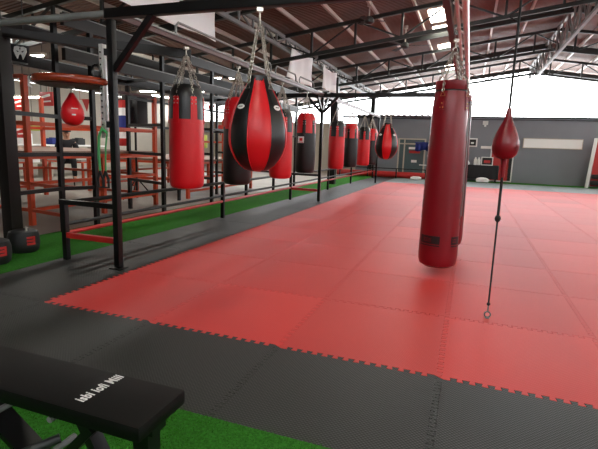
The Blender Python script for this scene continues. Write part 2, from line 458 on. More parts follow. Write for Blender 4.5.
# low side rails
LX = -3.93
for y in (3.66, 7.0, 10.26, 13.4, 16.3):
    b = MB(); b.box((LX, y, .312), (.055, .055, .62), bev=.005); b.build('short_post', bs, rack)
for y in (3.66, 10.26):
    b = MB(); b.bar((LX-.05, y, .62), (PX, y, .62), .05); b.build('low_rail', bs, rack)
    b = MB(); b.bar((LX, y, .27), (PX, y, .27), .045, .055); b.build('low_rail', M['red_rail'], rack)
for z, m, r in ((.61, bs, .024), (.385, M['roof_steel'], .02), (.29, M['red_rail'], .024)):
    b = MB(); b.tube([(LX, 3.66, z), (LX, P3+3, z)], r, 8); b.build('low_rail', m, rack)
b = MB(); b.box((LX, P3+3, .31), (.055, .055, .62)); b.build('short_post', bs, rack)

# ------------------------------------------------------------------ hanging bags
def hook(b, p, z1):
    """a hook from a shackle at p up to a clamp under a beam at z1"""
    p = Vector(p)
    b.tube([p+Vector((.022*math.cos(a), 0, .022*math.sin(a))) for a in [2*PI*i/12 for i in range(12)]], .006, 6, True)
    b.tube([p+Vector((0,0,.02)), Vector((p.x, p.y, z1-.03))], .008, 8)
    b.box((p.x, p.y, z1-.015), (.05, .05, .03))
def cyl_bag(loc, body, top, strap, label, group, zt=1.96, zb=.72, r=.205, rz=.5, sw=.20, zhang=2.375, patch=False, name='punching_bag', nst=6):
    t = thing(name, label, 'punching bag', (loc[0], loc[1], zb), group, rz, local=True)
    h = zt-zb; z1 = h-.43
    prof = [(0,0), (r*.6,.0), (r*.86,.012), (r*.96,.04), (r,.09), (r*1.015,h*.3), (r,z1)]
    sl = [(r*1.0,z1), (r*.985,z1+.1), (r*.965,z1+.2), (r*.945,z1+.29), (r*.86,z1+.35), (r*.74,z1+.39), (r*.62,z1+.415)]
    ss = [(r*1.0,z1), (r*.985,z1+.1), (r*.968,z1+.19), (r*.955,z1+.27)]
    b = MB(); b.lathe(prof, 40); b.build('bag_body', body, t)
    b = MB(); b.lathe(sl+[(r*.5,h-.03), (0,h-.03)], 40); b.build('sleeve', top, t)
    b = MB(); b.patch([(r*1.005,z1-.004), (r*1.003,z1+.012)], PI, PI*.9999, 0, .003, 40); b.build('seam_band', strap, t)
    top_z = zhang-zb
    for k in range(nst):
        a = 2*PI*k/nst
        b = MB(); b.patch([(r,z1-.035)]+ss, a, sw, .002, .006, 6, 0, sw*.9)
        for dz in (.19, .235):
            for da in (-.12, .12):
                rr = r*.965+.008; b.sphere((rr*math.cos(a+da), rr*math.sin(a+da), z1+dz), .009, 8, 6, 1)
        st = b.build('strap', [strap, M['chain']], t)
        p = Vector((r*.97*math.cos(a), r*.985*math.sin(a), z1+.26)); q = Vector((.02*math.cos(a), .02*math.sin(a), top_z-.11))
        tan = Vector((-math.sin(a), math.cos(a), 0)); up = (q-p).normalized()
        b = MB(); b.tube([p-tan*.028, p+tan*.028, p+up*.05], .0045, 6, True); b.build('ring', M['chain'], st)
        b = MB(); b.chain(p+up*.05, q); b.build('chain', M['chain'], t)
    b = MB(); hook(b, (0,0,top_z-.10), top_z); b.build('hook', M['chain'], t)
    if patch:
        b = MB(); b.patch([(r*1.01,z1-.19), (r*1.01,z1-.06)], patch-rz, .34, .001, .003, 6); lb = b.build('logo_patch', M['white'], t)
        b = MB()
        b.patch([(r*1.01,z1-.15), (r*1.01,z1-.09)], patch-rz+.03, .17, .004, .002, 4); b.patch([(r*1.01,z1-.18), (r*1.01,z1-.165)], patch-rz, .28, .004, .002, 4); b.build('print', M['red_vinyl'], lb)
    return t
G1 = 'punching bags hung along the long beam'
RV, BV = M['red_vinyl'], M['black_vinyl']
cyl_bag((PX,4.85), RV, BV, RV, 'red punching bag with black top and red straps nearest the first rack post', G1, rz=-.565)
b236 = atX(237,182,PX); b280 = atX(280,177,PX)
cyl_bag((PX,b236.y), BV, RV, RV, 'black punching bag with red straps half hidden behind left side of big teardrop bag', G1, rz=.2, zt=1.95, zb=.68)
cyl_bag((PX,b280.y), RV, BV, RV, 'red punching bag half hidden behind right side of big teardrop bag', G1, rz=.2, zt=1.93, zb=.68)
cyl_bag((PX,9.2), BV, RV, BV, 'black punching bag with red top and white logo patch just before second post', G1, rz=math.atan2(-9.2,3.22)-.2, sw=.17, patch=-1.75)
cyl_bag((PX,11.6), RV, BV, RV, 'red punching bag with black top first behind second rack post', G1, rz=math.atan2(-11.6,3.22)+.05, sw=.17)
cyl_bag((PX,13.1), BV, RV, BV, 'black punching bag with red top second behind second rack post', G1, rz=math.atan2(-13.1,3.22)-.35, sw=.17)
cyl_bag((PX,14.85), RV, BV, RV, 'red punching bag with black top third behind second rack post', G1, rz=math.atan2(-14.85,3.22)+.05, sw=.17)
cyl_bag((PX,16.1), BV, RV, BV, 'black punching bag with red top last before third rack post', G1, rz=math.atan2(-16.1,3.22)-.3, sw=.17)

def teardrop(loc, label, zhang=2.375):
    face = math.atan2(-loc[1], -loc[0])+.05
    t = thing('teardrop_bag', label, 'punching bag', (loc[0], loc[1], 1.05), 'black and red teardrop bags', face, local=True)
    P = [(0,0), (.06,.003), (.11,.02), (.155,.055), (.195,.105), (.225,.165), (.243,.225), (.248,.285), (.242,.37), (.224,.455), (.197,.535), (.162,.61), (.123,.68), (.097,.735), (.086,.77)]
    n = 64
    b = MB(); b.lathe(P, n, mi=lambda k: 0 if ((k+4)//8) % 2 == 0 else 1); b.build('bag_body', [RV, BV], t)
    b = MB()
    for k in range(8):
        a = PI/8+k*PI/4
        b.tube([((r+.001)*math.cos(a), (r+.001)*math.sin(a), z) for r, z in P[2:]], .004, 5)
    b.build('piping', RV, t)
    b = MB(); b.lathe([(.10,.725), (.094,.745), (.091,.785), (.075,.793), (0,.793)], 32); b.build('collar', BV, t)
    top = zhang-1.05
    for k in range(4):
        a = PI/4+k*PI/2
        b = MB(); b.patch([(.197,.535), (.162,.61), (.123,.68), (.097,.735)], a, .16, .001, .006, 4, 0, .3); tb = b.build('strap', BV, t)
        p = Vector((.135*math.cos(a), 0.135*math.sin(a), .68)); q = Vector((.018*math.cos(a), .018*math.sin(a), top-.13)); up = (q-p).normalized(); tan = Vector((-math.sin(a), math.cos(a), 0))
        b = MB(); b.tube([p-tan*.025, p+tan*.025, p+up*.05], .005, 6, True); b.build('ring', M['chain'], tb)
        b = MB(); b.chain(p+up*.045, q, .04, .026, .0055); b.build('chain', M['chain'], t)
        # oval maker's badge on each black panel
        r0, z0 = .20, .525; nrm = Vector((math.cos(a)*.9, math.sin(a)*.9, .45)).normalized(); tn = tan; vv = nrm.cross(tn)
        c0 = Vector((r0*math.cos(a), r0*math.sin(a), z0))
        b = MB(); b.poly([c0+nrm*.004+tn*.036*math.cos(2*PI*i/20)+vv*.022*math.sin(2*PI*i/20) for i in range(20)], nrm*.006)
        for s in (-1, 0, 1): b.box(c0+nrm*.011+tn*.014*s, (.009,.009,.003), Matrix((tn, vv, nrm)).transposed(), 1)
        b.build('badge', [M['white'], BV], t)
    b = MB(); hook(b, (0,0,top-.115), top); b.build('hook', M['chain'], t)
    return t
teardrop((-1.705, P1), 'large black and red teardrop bag hanging from the front cross beam')
teardrop((-1.72, P2), 'smaller looking teardrop bag hanging from the second cross beam near back wall')
bpy.context.view_layer.update()

# long red bags on the beam over the mats
def long_bag(loc, label, body, rz, front, stripes=None):
    zb, h, r = .075, 1.895, .192
    t = thing('heavy_bag', label, 'punching bag', (loc[0], loc[1], zb), 'long heavy bags over the mats', rz, local=True)
    def rad(z): return .200 - .028*max(0, z-.2)/1.5
    P = [(0,0), (.14,.004), (.183,.03), (.196,.075), (.200,.13)] + [(rad(z), z) for z in (.35,.6,.85,1.1,1.35,1.6)] + [(.166,1.70), (.158,1.76), (.152,1.79)]
    T = [(.152,1.79), (.158,1.80), (.158,1.885), (.14,1.89), (0,1.85)]
    b = MB(); b.lathe(P, 48); b.build('bag_body', body, t)
    b = MB(); b.lathe(T, 48); b.build('collar', body, t)
    b = MB(); b.patch([(.1535,1.786), (.153,1.793), (.1585,1.80)], PI, PI*.9999, .0, .004, 40); b.build('fold_shade_band', M['black_vinyl'], t)  # black band put in for shade in the fold under the collar
    for k in range(4):
        a = PI/4+k*PI/2
        b = MB(); b.patch([(.174,1.60), (.170,1.66), (.165,1.71), (.156,1.775)], a, .16, .001, .006, 4, 0, .14)
        for da, dz in ((-.08,1.625), (.08,1.625), (0,1.665)): b.sphere((.178*math.cos(a+da), .178*math.sin(a+da), dz), .007, 8, 6, 1)
        tb = b.build('strap', [body, M['brass']], t)
        p = Vector((.172*math.cos(a), .172*math.sin(a), 1.735)); q = Vector((.15*math.cos(a), .15*math.sin(a), 1.88)); e = Vector((.02*math.cos(a), .02*math.sin(a), 2.17)); tan = Vector((-math.sin(a), math.cos(a), 0))
        b = MB(); b.tube([p-tan*.024, p+tan*.024, p+Vector((0,0,.05))], .004, 6, True); b.build('ring', M['brass'], tb)
        b = MB(); b.chain(p+Vector((0,0,.045)), q+Vector((.01*math.cos(a),.01*math.sin(a),.01))); b.chain(q+Vector((0,0,.01)), e); b.build('chain', M['chain'], t)
    b = MB(); hook(b, (0,0,2.19), 2.29); b.build('hook', M['chain'], t)
    f = front-rz
    # printed label bands low down and jagged side print
    b = MB()
    for a0, hw in ((f-.50, .55), (f+.95, .30)):
        b = MB()
        b.patch([(.2,.262), (.199,.345)], a0, hw, .001, .0025, 8, 0); b.patch([(.2,.24), (.2,.252)], a0, hw, .001, .0025, 8, 0)
        for z in (.285, .30, .315): b.patch([(.2,z), (.2,z+.005)], a0-.1, hw*.4, .0036, .001, 6, 1)
        b.build('label_band', [BV, body], t)
    b = MB()
    for z, w, hh, da in ((1.40,.12,.10,1.42), (1.33,.10,.05,1.50), (.83,.09,.06,1.45), (.62,.14,.10,1.40), (.55,.10,.05,1.36), (.48,.13,.05,1.42), (1.42,.2,.9,-1.62)):
        if hh > .5:
            for i in range(9): b.patch([(rad(.5+i*.11),.5+i*.11), (rad(.585+i*.11),.5+i*.11+.085)], f+da+.04*math.sin(i*2.1), .10+.04*math.cos(i*1.7), .001, .002, 4)
        else: b.patch([(rad(z-hh/2),z-hh/2), (rad(z+hh*.2),z+hh*.2), (rad(z+hh/2),z+hh/2)], f+da, w, .001, .002, 4, 0, w*.4)
    b.build('side_mark', BV, t)
    if stripes:
        for a0, m in ((stripes-rz, M['girder_steel']), (stripes-rz+.20, BV)):  # pale strip is an edge highlight put in as colour; black one is print
            b = MB()
            for i in range(7): b.patch([(rad(.4+i*.2),.4+i*.2), (rad(.61+i*.2),.61+i*.2)], a0+.03*math.sin(i*2.3), .06, .001, .0025, 4)
            b.build('side_mark', m, t)
    return t
f1 = math.atan2(-5.0, .22)
long_bag((-.222, 5.0), 'long deep red heavy bag hanging just above the mats', M['deep_red_vinyl'], .35, f1)
hb2 = atY(455.6, 130, 6.2)
long_bag((hb2.x, 6.2), 'second long red heavy bag with black print right behind the first one', M['deep_red_vinyl'], 1.1, f1-.9, math.atan2(-6.2, .12)+.95)

# double-end bag on floor strap
DX, DY = .245, 3.75
t = thing('floor_to_ceiling_ball', 'deep red teardrop ball stretched on a black cord between mat and roof', 'punching ball', (DX, DY, 0))
P = [(0,1.232), (.03,1.235), (.055,1.244), (.077,1.264), (.09,1.295), (.094,1.33), (.09,1.365), (.077,1.41), (.057,1.46), (.037,1.50), (.025,1.535), (.019,1.57), (.015,1.60), (0,1.60)]
b = MB(); b.lathe(P, 32, (DX,DY,0)); b.build('ball', M['deep_red_vinyl'], t)
b = MB()
for k in range(4):
    a = PI/4+k*PI/2; b.tube([(DX+(r+.0005)*math.cos(a), DY+(r+.0005)*math.sin(a), z) for r, z in P[1:-1]], .0018, 5)
b.build('seam', M['deep_red_vinyl'], t)
b = MB(); b.tube([(DX,DY,1.236), (DX,DY,1.10)], [.022,.016], 10); b.build('neck', M['deep_red_vinyl'], t)
b = MB(); b.tube([(DX,DY,1.105), (DX,DY,.80)], .010, 8); b.tube([(DX,DY,.82), (DX,DY,.115)], .0065, 8)
b.sphere((DX,DY,.79), .022, 12, 8, 0, (1,1,1.3)); b.sphere((DX,DY,.115), .014, 10, 8)
b.build('lower_cord', M['black_web'], t)
rt = roof_z(DX)-.05
b = MB(); b.tube([(DX,DY,1.595), (DX,DY,rt)], .009, 8); b.tube([(DX-.03,DY,2.42+.12*math.cos(i)) if False else (DX-.012-.05*math.sin(PI*i/6), DY, 2.20+.07*i/6) for i in range(7)], .006, 6); b.build('upper_cord', M['black_web'], t)
b = MB(); b.tube([(DX,DY,.11), (DX,DY,.06)], .005, 6); b.tube([(DX+.022*math.cos(2*PI*i/12), DY, .03+.022*math.sin(2*PI*i/12)) for i in range(12)], .006, 6, True); b.tube([(DX,DY,0.0), (DX,DY,.006)], .018, 12); b.build('floor_anchor', M['girder_steel'], t)

# ------------------------------------------------------------------ speed bag and its platform
c = atY(71, 80, 3.50); CX, CY, CZ = c.x, c.y, 1.80
t = thing('speed_bag_platform', 'round varnished red wood speed bag platform on a silver upright beside rack post', 'speed bag platform', (CX, CY, CZ))
b = MB(); b.lathe([(0,-.03), (.31,-.03), (.333,-.024), (.342,-.008), (.342,.018), (.333,.036), (.31,.042), (0,.042)], 56, (CX,CY,CZ)); b.build('platform', M['wood'], t)
b = MB(); b.lathe([(0,-.037), (.285,-.037), (.29,-.0305)], 48, (CX,CY,CZ)); b.build('underside_plate', M['roof_steel'], t)
u = atY(100, 90, 3.55); UX = u.x
b = MB(); b.box((UX, 3.6, 1.72), (.045, .055, .86), bev=.004)
for i in range(14): b.tube([(UX, 3.565, 1.36+i*.055), (UX, 3.5725, 1.36+i*.055)], .008, 8, mi=1)
b.build('upright', [M['silver'], BV], t)
b = MB(); b.bar((UX, 3.6, CZ+.05), (CX, CY, CZ+.045), .05, .03); b.tube([(UX-.02,3.5,CZ+.12+.05*math.cos(a)) if False else (UX-.04+.05*math.cos(a), 3.55, CZ+.10+.06*math.sin(a)) for a in [2*PI*i/12 for i in range(12)]], .012, 6, True); b.build('bracket', bs, t)
for z in (1.42, 2.08):
    b = MB(); b.bar((UX-.03, 3.6, z), (PX, 3.62, z), .04, .06); b.build('clamp', bs, t)
b = MB(); b.tube([(CX,CY,CZ-.038), (CX,CY,CZ-.06)], .03, 12); b.tube([(CX,CY,CZ-.05), (CX,CY,CZ-.095)], .008, 8); b.build('swivel', M['chain'], t)
b = MB(); b.tube([(CX-.30,CY-.16,CZ+.042), (CX-.335,CY-.17,CZ+.03), (CX-.34,CY-.17,CZ-.05), (CX-.31,CY-.165,CZ-.06)], .009, 8); b.build('clip', M['silver'], t)
SX, SYY = CX, CY
t = thing('speed_bag', 'small bright red speed bag hanging under the round wooden platform', 'speed bag', (SX, SYY, CZ-.40))
P = [(0,-.405), (.03,-.402), (.06,-.39), (.085,-.365), (.101,-.33), (.105,-.29), (.098,-.25), (.08,-.205), (.055,-.165), (.034,-.13), (.022,-.105), (.012,-.095), (0,-.093)]
b = MB(); b.lathe(P, 32, (SX,SYY,CZ)); b.build('ball', RV, t)
f = math.atan2(-SYY, -SX)
b = MB(); b.patch([(.1035,-.31), (.1035,-.298)], f+.1, .16, .002, .002, 6); b.patch([(.097,-.25), (.0955,-.242)], f+.2, .3, .002, .002, 6); o2 = b.build('print', M['white'], t, off=(0,0,-.40))

# bands hanging on the rack post
t = thing('resistance_band', 'green stretch band with black handles hanging on first rack post', 'resistance band', (PX-.06, 3.58, 1.0))
hx, hy = PX-.05, 3.575
b = MB(); b.tube([(hx+.03,hy-.02,1.34), (hx-.02,hy-.03,1.38), (hx-.06,hy-.03,1.30), (hx-.07,hy-.03,1.12), (hx-.06,hy-.03,.98)], .014, 8); b.tube([(hx+.03,hy-.02,1.34), (hx+.015,hy-.03,1.2), (hx+.005,hy-.03,.95)], .008, 8); b.build('band', M['green_rope'], t)
for dx in (-.06, .005):
    b = MB(); b.tube([(hx+dx,hy-.03,.98), (hx+dx-.03,hy-.03,.90), (hx+dx-.025,hy-.03,.82), (hx+dx+.03,hy-.03,.82), (hx+dx+.03,hy-.03,.90), (hx+dx,hy-.03,.97)], .012, 8); b.build('handle', M['black_web'], t)

# ------------------------------------------------------------------ flat bench
BX1, BY0, BY1, BZ = -.835, 1.0, 1.243, .45
t = thing('flat_bench', 'black padded flat exercise bench with white lettering on green turf', 'bench', (-1.4, 1.12, 0))
b = MB(); b.box((-1.435, (BY0+BY1)/2, BZ-.027), (1.2, BY1-BY0, .054), bev=.014); b.build('pad', M['bench_vinyl'], t)
b = MB(); b.tube([(BX1-.012,BY0+.016,BZ-.006), (BX1-.012,BY1-.016,BZ-.006)], .0035, 6); b.tube([(BX1-.016,BY0+.012,BZ-.006), (BX1-1.18,BY0+.012,BZ-.006)], .003, 6); b.build('piping', M['cream'], t)
b = MB(); b.box((-1.435,(BY0+BY1)/2,BZ-.075), (1.16,.07,.028)); b.build('spine', bs, t)
for x, nm in ((-.905, 'leg'), (-1.93, 'leg')):
    b = MB(); b.bar((x,(BY0+BY1)/2,BZ-.07), (x+(.0 if x > -1 else -.05),(BY0+BY1)/2,.03), .06, .06); b.bar((x-.0,BY0-.08,.022), (x,BY1+.08,.022), .055, .045, bev=.006); b.build(nm, bs, t)
yc = (BY0+BY1)/2
b = MB(); b.bar((-1.62,yc-.05,.36), (-1.12,yc-.05,.03), .09, .018); b.build('strut', bs, t)
b = MB(); b.bar((-1.10,yc-.06,.38), (-.93,yc-.06,.08), .05, .03); b.build('strut', bs, t)
b = MB(); b.bar((-1.30,yc-.07,.10), (-1.05,yc-.07,.37), .045, .03); b.build('strut', bs, t)
b = MB(); b.bar((-1.95,yc,.035), (-.9,yc,.035), .06, .05); b.build('base_rail', bs, t)
for p in ((-1.47,yc-.115,.33), (-1.21,yc-.10,.37), (-1.2,yc-.10,.26)):
    b = MB(); b.tube([Vector(p), Vector(p)+Vector((0,.09,0))], .011, 8); b.build('bolt', M['girder_steel'], t)
b = MB(); b.tube([(-1.27,yc-.16,.27), (-1.20,yc-.07,.29)], .016, 10); b.build('peg', M['roof_steel'], t)
# lettering across the pad
cu = bpy.data.curves.new('lettering', 'FONT'); cu.body = 'isbi iofi Miii'; cu.size = .05; cu.extrude = .0006; cu.offset = .0012; cu.align_x = 'CENTER'; cu.space_character = 1.1
to = bpy.data.objects.new('lettering', cu); col.objects.link(to)
bpy.context.view_layer.update()
me = bpy.data.meshes.new_from_object(to.evaluated_get(bpy.context.evaluated_depsgraph_get()))
bpy.data.objects.remove(to)
wx = max(v.co.x for v in me.vertices)-min(v.co.x for v in me.vertices)
pa, pb = atZ(83, 402, BZ), atZ(124, 377, BZ); d = pb-pa; ang = math.atan2(d.y, d.x); s_ = d.length/wx
me.transform(Matrix.Diagonal((s_, s_*1.6, s_, 1))); me.materials.clear(); me.materials.append(M['white'])
lo = bpy.data.objects.new('lettering', me); col.objects.link(lo); lo.parent = t
lo.location = Vector(((pa.x+pb.x)/2, (pa.y+pb.y)/2, BZ+.0004)) - t.location; lo.rotation_euler.z = ang

# ------------------------------------------------------------------ black training rig at the left
rig = thing('training_rig', 'black steel training rig of uprights and rungs standing left of the turf strip', 'training rig', (-5.0, 5.17, -.02))
Ys = [5.17, 6.74, 8.35, 9.95, 11.6, 13.2]
for y in Ys:
    b = MB(); b.box((-4.95, y, 1.40), (.058, .058, 2.84)); b.build('upright', bs, rig)
for y in (4.76, 7.15, 8.75, 10.4, 12.1):
    b = MB(); b.box((-6.02 if y > 5 else -5.14, y, 1.37), (.058, .058, 2.78)); b.build('upright', bs, rig)
for y, y2 in ((6.74,7.15), (8.35,8.75), (9.95,10.4), (11.6,12.1)):
    for z in (.55, 1.05, 1.55, 2.33):
        b = MB(); b.bar((-4.95, y, z), (-6.02, y2, z), .05); b.build('rung', bs, rig)
for z in (.6, 1.06, 1.55):
    b = MB(); b.bar((-5.14, 4.76, z), (-4.95, 5.17, z), .05); b.build('rung', bs, rig)
    b = MB(); b.bar((-5.14, 4.76, z), (-5.06, 3.98, z), .05); b.build('rung', bs, rig)
for z in (2.33, 2.75):
    for x in (-4.95, -6.02):
        b = MB(); ys = 4.72 if x > -5 else 3.2; b.bar((x, ys, z), (x, 13.3, z), .06, .15); b.bar((x+.02, ys, z+.083), (x+.02, 13.3, z+.083), .02, .014, mi=1); b.build('top_beam', [M['brown_steel'], M['girder_steel']], rig)
for x in (-4.95, -6.02):
    for z in ((1.55, 2.05) if x < -5 else (1.55,)):
        b = MB(); b.bar((x, 8.35 if x > -5 else 7.15, z), (x, 13.2, z), .045); b.build('rung', bs, rig)

# ------------------------------------------------------------------ raised platform with orange frame
og = M['orange']
plat = thing('raised_platform', 'raised plank platform on an orange steel frame behind the black rig', 'platform', (-7.4, 6.4, -.02))
b = MB(); b.box((-7.5, 6.45, 1.045), (3.0, 2.9, .05)); b.build('deck', M['plank'], plat)
for i, (p, q) in enumerate((((-6,5),(-9,5)), ((-6,5),(-6,7.9)), ((-6,7.9),(-9,7.9)), ((-9,5),(-9,7.9)))):
    for z, h in ((.99,.07), (.6,.05), (.21,.05)):
        b = MB(); b.bar((*p,z), (*q,z), .05, h); b.build('frame_rail', og, plat)
    b = MB(); b.bar((*p,1.47), (*q,1.47), .045, .06); b.build('frame_rail', og, plat)
for x, y, zt in ((-6,5,2.13), (-6,7.9,2.13), (-9,5,2.13), (-9,7.9,2.13), (-7.5,5,1.0), (-7.5,7.9,1.5), (-6,6.45,1.0)):
    b = MB(); b.bar((x,y,-.02), (x,y,zt), .07); b.build('frame_post', og, plat)
for z in (.6, .21):
    b = MB(); b.bar((-5.2,4.85,z), (-6.0,5.0,z), .045); b.build('frame_rail', og, plat)
b = MB(); b.bar((-6,5,2.12), (-9,5,2.12), .05); b.build('frame_rail', og, plat)
b = MB(); b.bar((-6,5,2.12), (-6,7.9,2.12), .05); b.build('frame_rail', M['red_beam'], plat)
plat2 = thing('raised_platform', 'second raised platform with orange legs further back behind the first bags', 'platform', (-7.4, 10.5, -.02))
b = MB(); b.box((-7.5, 10.8, .845), (3.0, 3.4, .05)); b.build('deck', M['plank'], plat2)
for x in (-6.05, -7.5, -8.95):
    for y in (9.15, 10.8, 12.45):
        b = MB(); b.bar((x,y,-.02), (x,y,1.9 if x > -7 else .82), .07); b.build('frame_post', og, plat2)
for x in (-6.05, -8.95):
    for z in (.79, .45, .15, 1.3):
        if z > 1 and x < -7: continue
        b = MB(); b.bar((x,9.15,z), (x,12.45,z), .05); b.build('frame_rail', og, plat2)
for y in (9.15, 12.45):
    for z in (.79, .4):
        b = MB(); b.bar((-6.05,y,z), (-8.95,y,z), .05); b.build('frame_rail', og, plat2)
# low grey tables beyond
for i, (x, y, L, lab) in enumerate(((-11.2, 7.2, 3.2, 'long grey low table with orange edge behind the near platform'), (-10.6, 11.6, 3.4, 'long grey low table with orange edge behind the far platform'))):
    t = thing('low_table', lab, 'table', (x, y, -.02), 'grey low tables')
    b = MB(); b.box((x,y,.67), (1.3,L,.05)); b.build('table_top', M['grey_plank'], t)
    b = MB(); b.box((x+.63,y,.625), (.04,L,.04)); b.box((x,y-L/2+.02,.625), (1.3,.04,.04)); b.build('edge', og, t)
    for sx in (-.6,.6):
        for sy in (-L/2+.1, L/2-.1):
            b = MB(); b.bar((x+sx,y+sy,-.02), (x+sx,y+sy,.65), .05); b.build('leg', og, t)
# white counter with clutter
t = thing('white_counter', 'long white counter along the far left side of the gym', 'counter', (-13.2, 9.5, -.02))
b = MB(); b.box((-13.2,9.5,1.02), (.7,9,.05), bev=.01); b.build('counter_top', M['white_cloth'], t)
for y in (5.2, 7.4, 9.5, 11.6, 13.8):
    b = MB(); b.box((-13.2,y,.49), (.6,.06,1.01)); b.build('support', M['offwhite'], t)
b = MB(); b.box((-13.2,9.5,.45), (.6,9,.04)); b.build('shelf', M['offwhite'], t)
cols = [('teal storage box', M['teal_box']), ('white storage box', M['white_cloth']), ('black storage box', M['rubber']), ('red storage box', M['red_rail']), ('blue storage box', M['blue'])]
names = ['first', 'second', 'third', 'fourth', 'fifth', 'sixth', 'seventh', 'eighth', 'ninth', 'tenth']
for i in range(8):
    y = 5.2+(i//2)*2.13+.68+(i%2)*.82; nm, m = cols[(i*2+i//5) % 5]
    bx = MB(); s = random.uniform(.28,.42); bx.box((-13.15,y,.47+s/2), (.4,.5,s), bev=.02); bx.box((-13.15,y,.47+s+.01), (.43,.53,.03), bev=.008)
    tag(bx.build('storage_box', m), f'{nm} with lid under the white counter, {names[i]} from the near end', 'box', 'boxes under the counter')
for i in range(8):
    y = 5.5+i*1.08; nm, m = cols[(i*3+1) % 5]
    bx = MB(); hh = random.uniform(.18,.36); bx.box((-13.2,y,1.046+hh/2), (.3,.34,hh), bev=.03); bx.box((-13.2,y+.02,1.046+hh+.012), (.2,.2,.03), bev=.01)
    tag(bx.build('carton', m), f'{nm.split()[0]} carton on the white counter, {names[i]} from the near end', 'box', 'cartons on the counter')

# red wall signs, pennants, flag, emblem banner, boards
def sign(px0, py0, px1, py1, Y, label, m=M['red_rail'], name='wall_sign', cat='sign', marks=True):
    a, c_ = atY(px0,py0,Y), atY(px1,py1,Y); w = abs(c_.x-a.x); h = abs(a.z-c_.z); cx = (a.x+c_.x)/2; cz = (a.z+c_.z)/2
    t = thing(name, label, cat, (cx, Y, cz-h/2))
    b = MB(); b.box((cx,Y,cz), (w,.05,h), bev=.008); b.build('board', m, t)
    if marks:
        b = MB(); b.bar((cx-w*.35,Y-.03,cz+h*.1), (cx+w*.3,Y-.03,cz+h*.28), .012, h*.16); b.bar((cx-w*.2,Y-.03,cz-h*.2), (cx+w*.35,Y-.03,cz-h*.16), .012, h*.1); b.build('print', M['white'], t)
    for s in (-1,1):
        b = MB(); b.tube([(cx+s*w*.4,Y,cz+h/2), (cx+s*w*.4,Y,roof_z(-9)+.0)], .006, 6); b.build('hanger', bs, t)
    return t
sign(40,92,54,106, 9.0, 'square red sign with white print hanging behind the orange post')
sign(14,98,26,110, 9.6, 'red box sign with white print hanging at the far left edge')
sign(15,125,27,138, 10.2, 'low red and white sign board seen under the orange rail', name='wall_sign')
sign(31,122,44,131, 10.5, 'yellow green notice board seen beside the orange post', M['yellow_green'], 'notice_board', 'board', False)
sign(199,135,207,148, 14.0, 'yellow green notice board seen between the red bag and teardrop bag', M['yellow_green'], 'notice_board', 'board', False)
# emblem banner (snake-head mark)
a = atY(0,40,4.6); c_ = atY(27,63,4.6)
t = thing('emblem_banner', 'black hanging panel with a pale snake head emblem at the top left', 'banner', (a.x, 4.6, c_.z))
q0, q1, q2, q3 = atY(-6,40,4.6), atY(27,46,4.6), atY(27,64,4.6), atY(-6,58,4.6)
b = MB(); b.poly([q0,q1,q2,q3], (0,.03,0)); b.build('panel', M['cloth_dark'], t)
b = MB(); b.bar(q3,q2,.03,.02); b.build('lower_edge', M['girder_steel'], t)
E1 = [(14,46.5),(17,45.8),(20,47),(22.5,46.6),(25.5,48.2),(26,52),(24.6,55.5),(22.6,59.5),(21.6,55.5),(19.8,53.6),(18,55),(17.2,58.6),(15.2,55),(13.4,50.5)]
b = MB(); b.poly([atY(x,y,4.585) for x,y in E1], (0,.012,0)); b.build('emblem', M['white'], t)
b = MB(); b.poly([atY(x,y,4.580) for x,y in [(16,50),(18.6,51.4),(17.4,52)]], (0,.004,0)); b.poly([atY(x,y,4.580) for x,y in [(21,51.6),(23.8,50.6),(22.4,52.6)]], (0,.004,0)); b.poly([atY(x,y,4.580) for x,y in [(19,47.6),(20.4,47.6),(19.8,50.4)]], (0,.004,0)); b.build('emblem_detail', M['cloth_dark'], t)
for x in (2, 24):
    p = atY(x,43,4.615); b = MB(); b.tube([p, (p.x,p.y,roof_z(max(-9,p.x)))], .006, 6); b.build('hanger', bs, t)
# striped flag
t = thing('striped_flag', 'red white and blue striped flag hanging vertically beside the first rack post', 'flag', (-7.6, 8.15, 1.2))
p0, p1 = atY(115,100,8.15), atY(127.5,146,8.15); w = p1.x-p0.x; zz0, zz1 = p1.z, p0.z
fr = [0, 1/6, 2/6, 4/6, 5/6, 1]; fm = [M['red_rail'], M['white_cloth'], M['blue'], M['white_cloth'], M['red_rail']]
b = MB()
for i in range(5):
    za, zb_ = zz1-(zz1-zz0)*fr[i], zz1-(zz1-zz0)*fr[i+1]
    for k in range(6):
        xa, xb = p0.x+w*k/6, p0.x+w*(k+1)/6; ya, yb = 8.15+.02*math.sin(k*1.3), 8.15+.02*math.sin((k+1)*1.3)
        b.poly([(xa,ya,zb_),(xb,yb,zb_),(xb,yb,za),(xa,ya,za)], (0,.004,0), i)
b.build('cloth', fm, t)
b = MB(); b.tube([(p0.x-.03,8.15,zz1+.01), (p1.x+.03,8.15,zz1+.01)], .012, 8); b.tube([((p0.x+p1.x)/2,8.15,zz1), ((p0.x+p1.x)/2,8.15,roof_z((p0.x+p1.x)/2))], .005, 6); b.build('pole', bs, t)
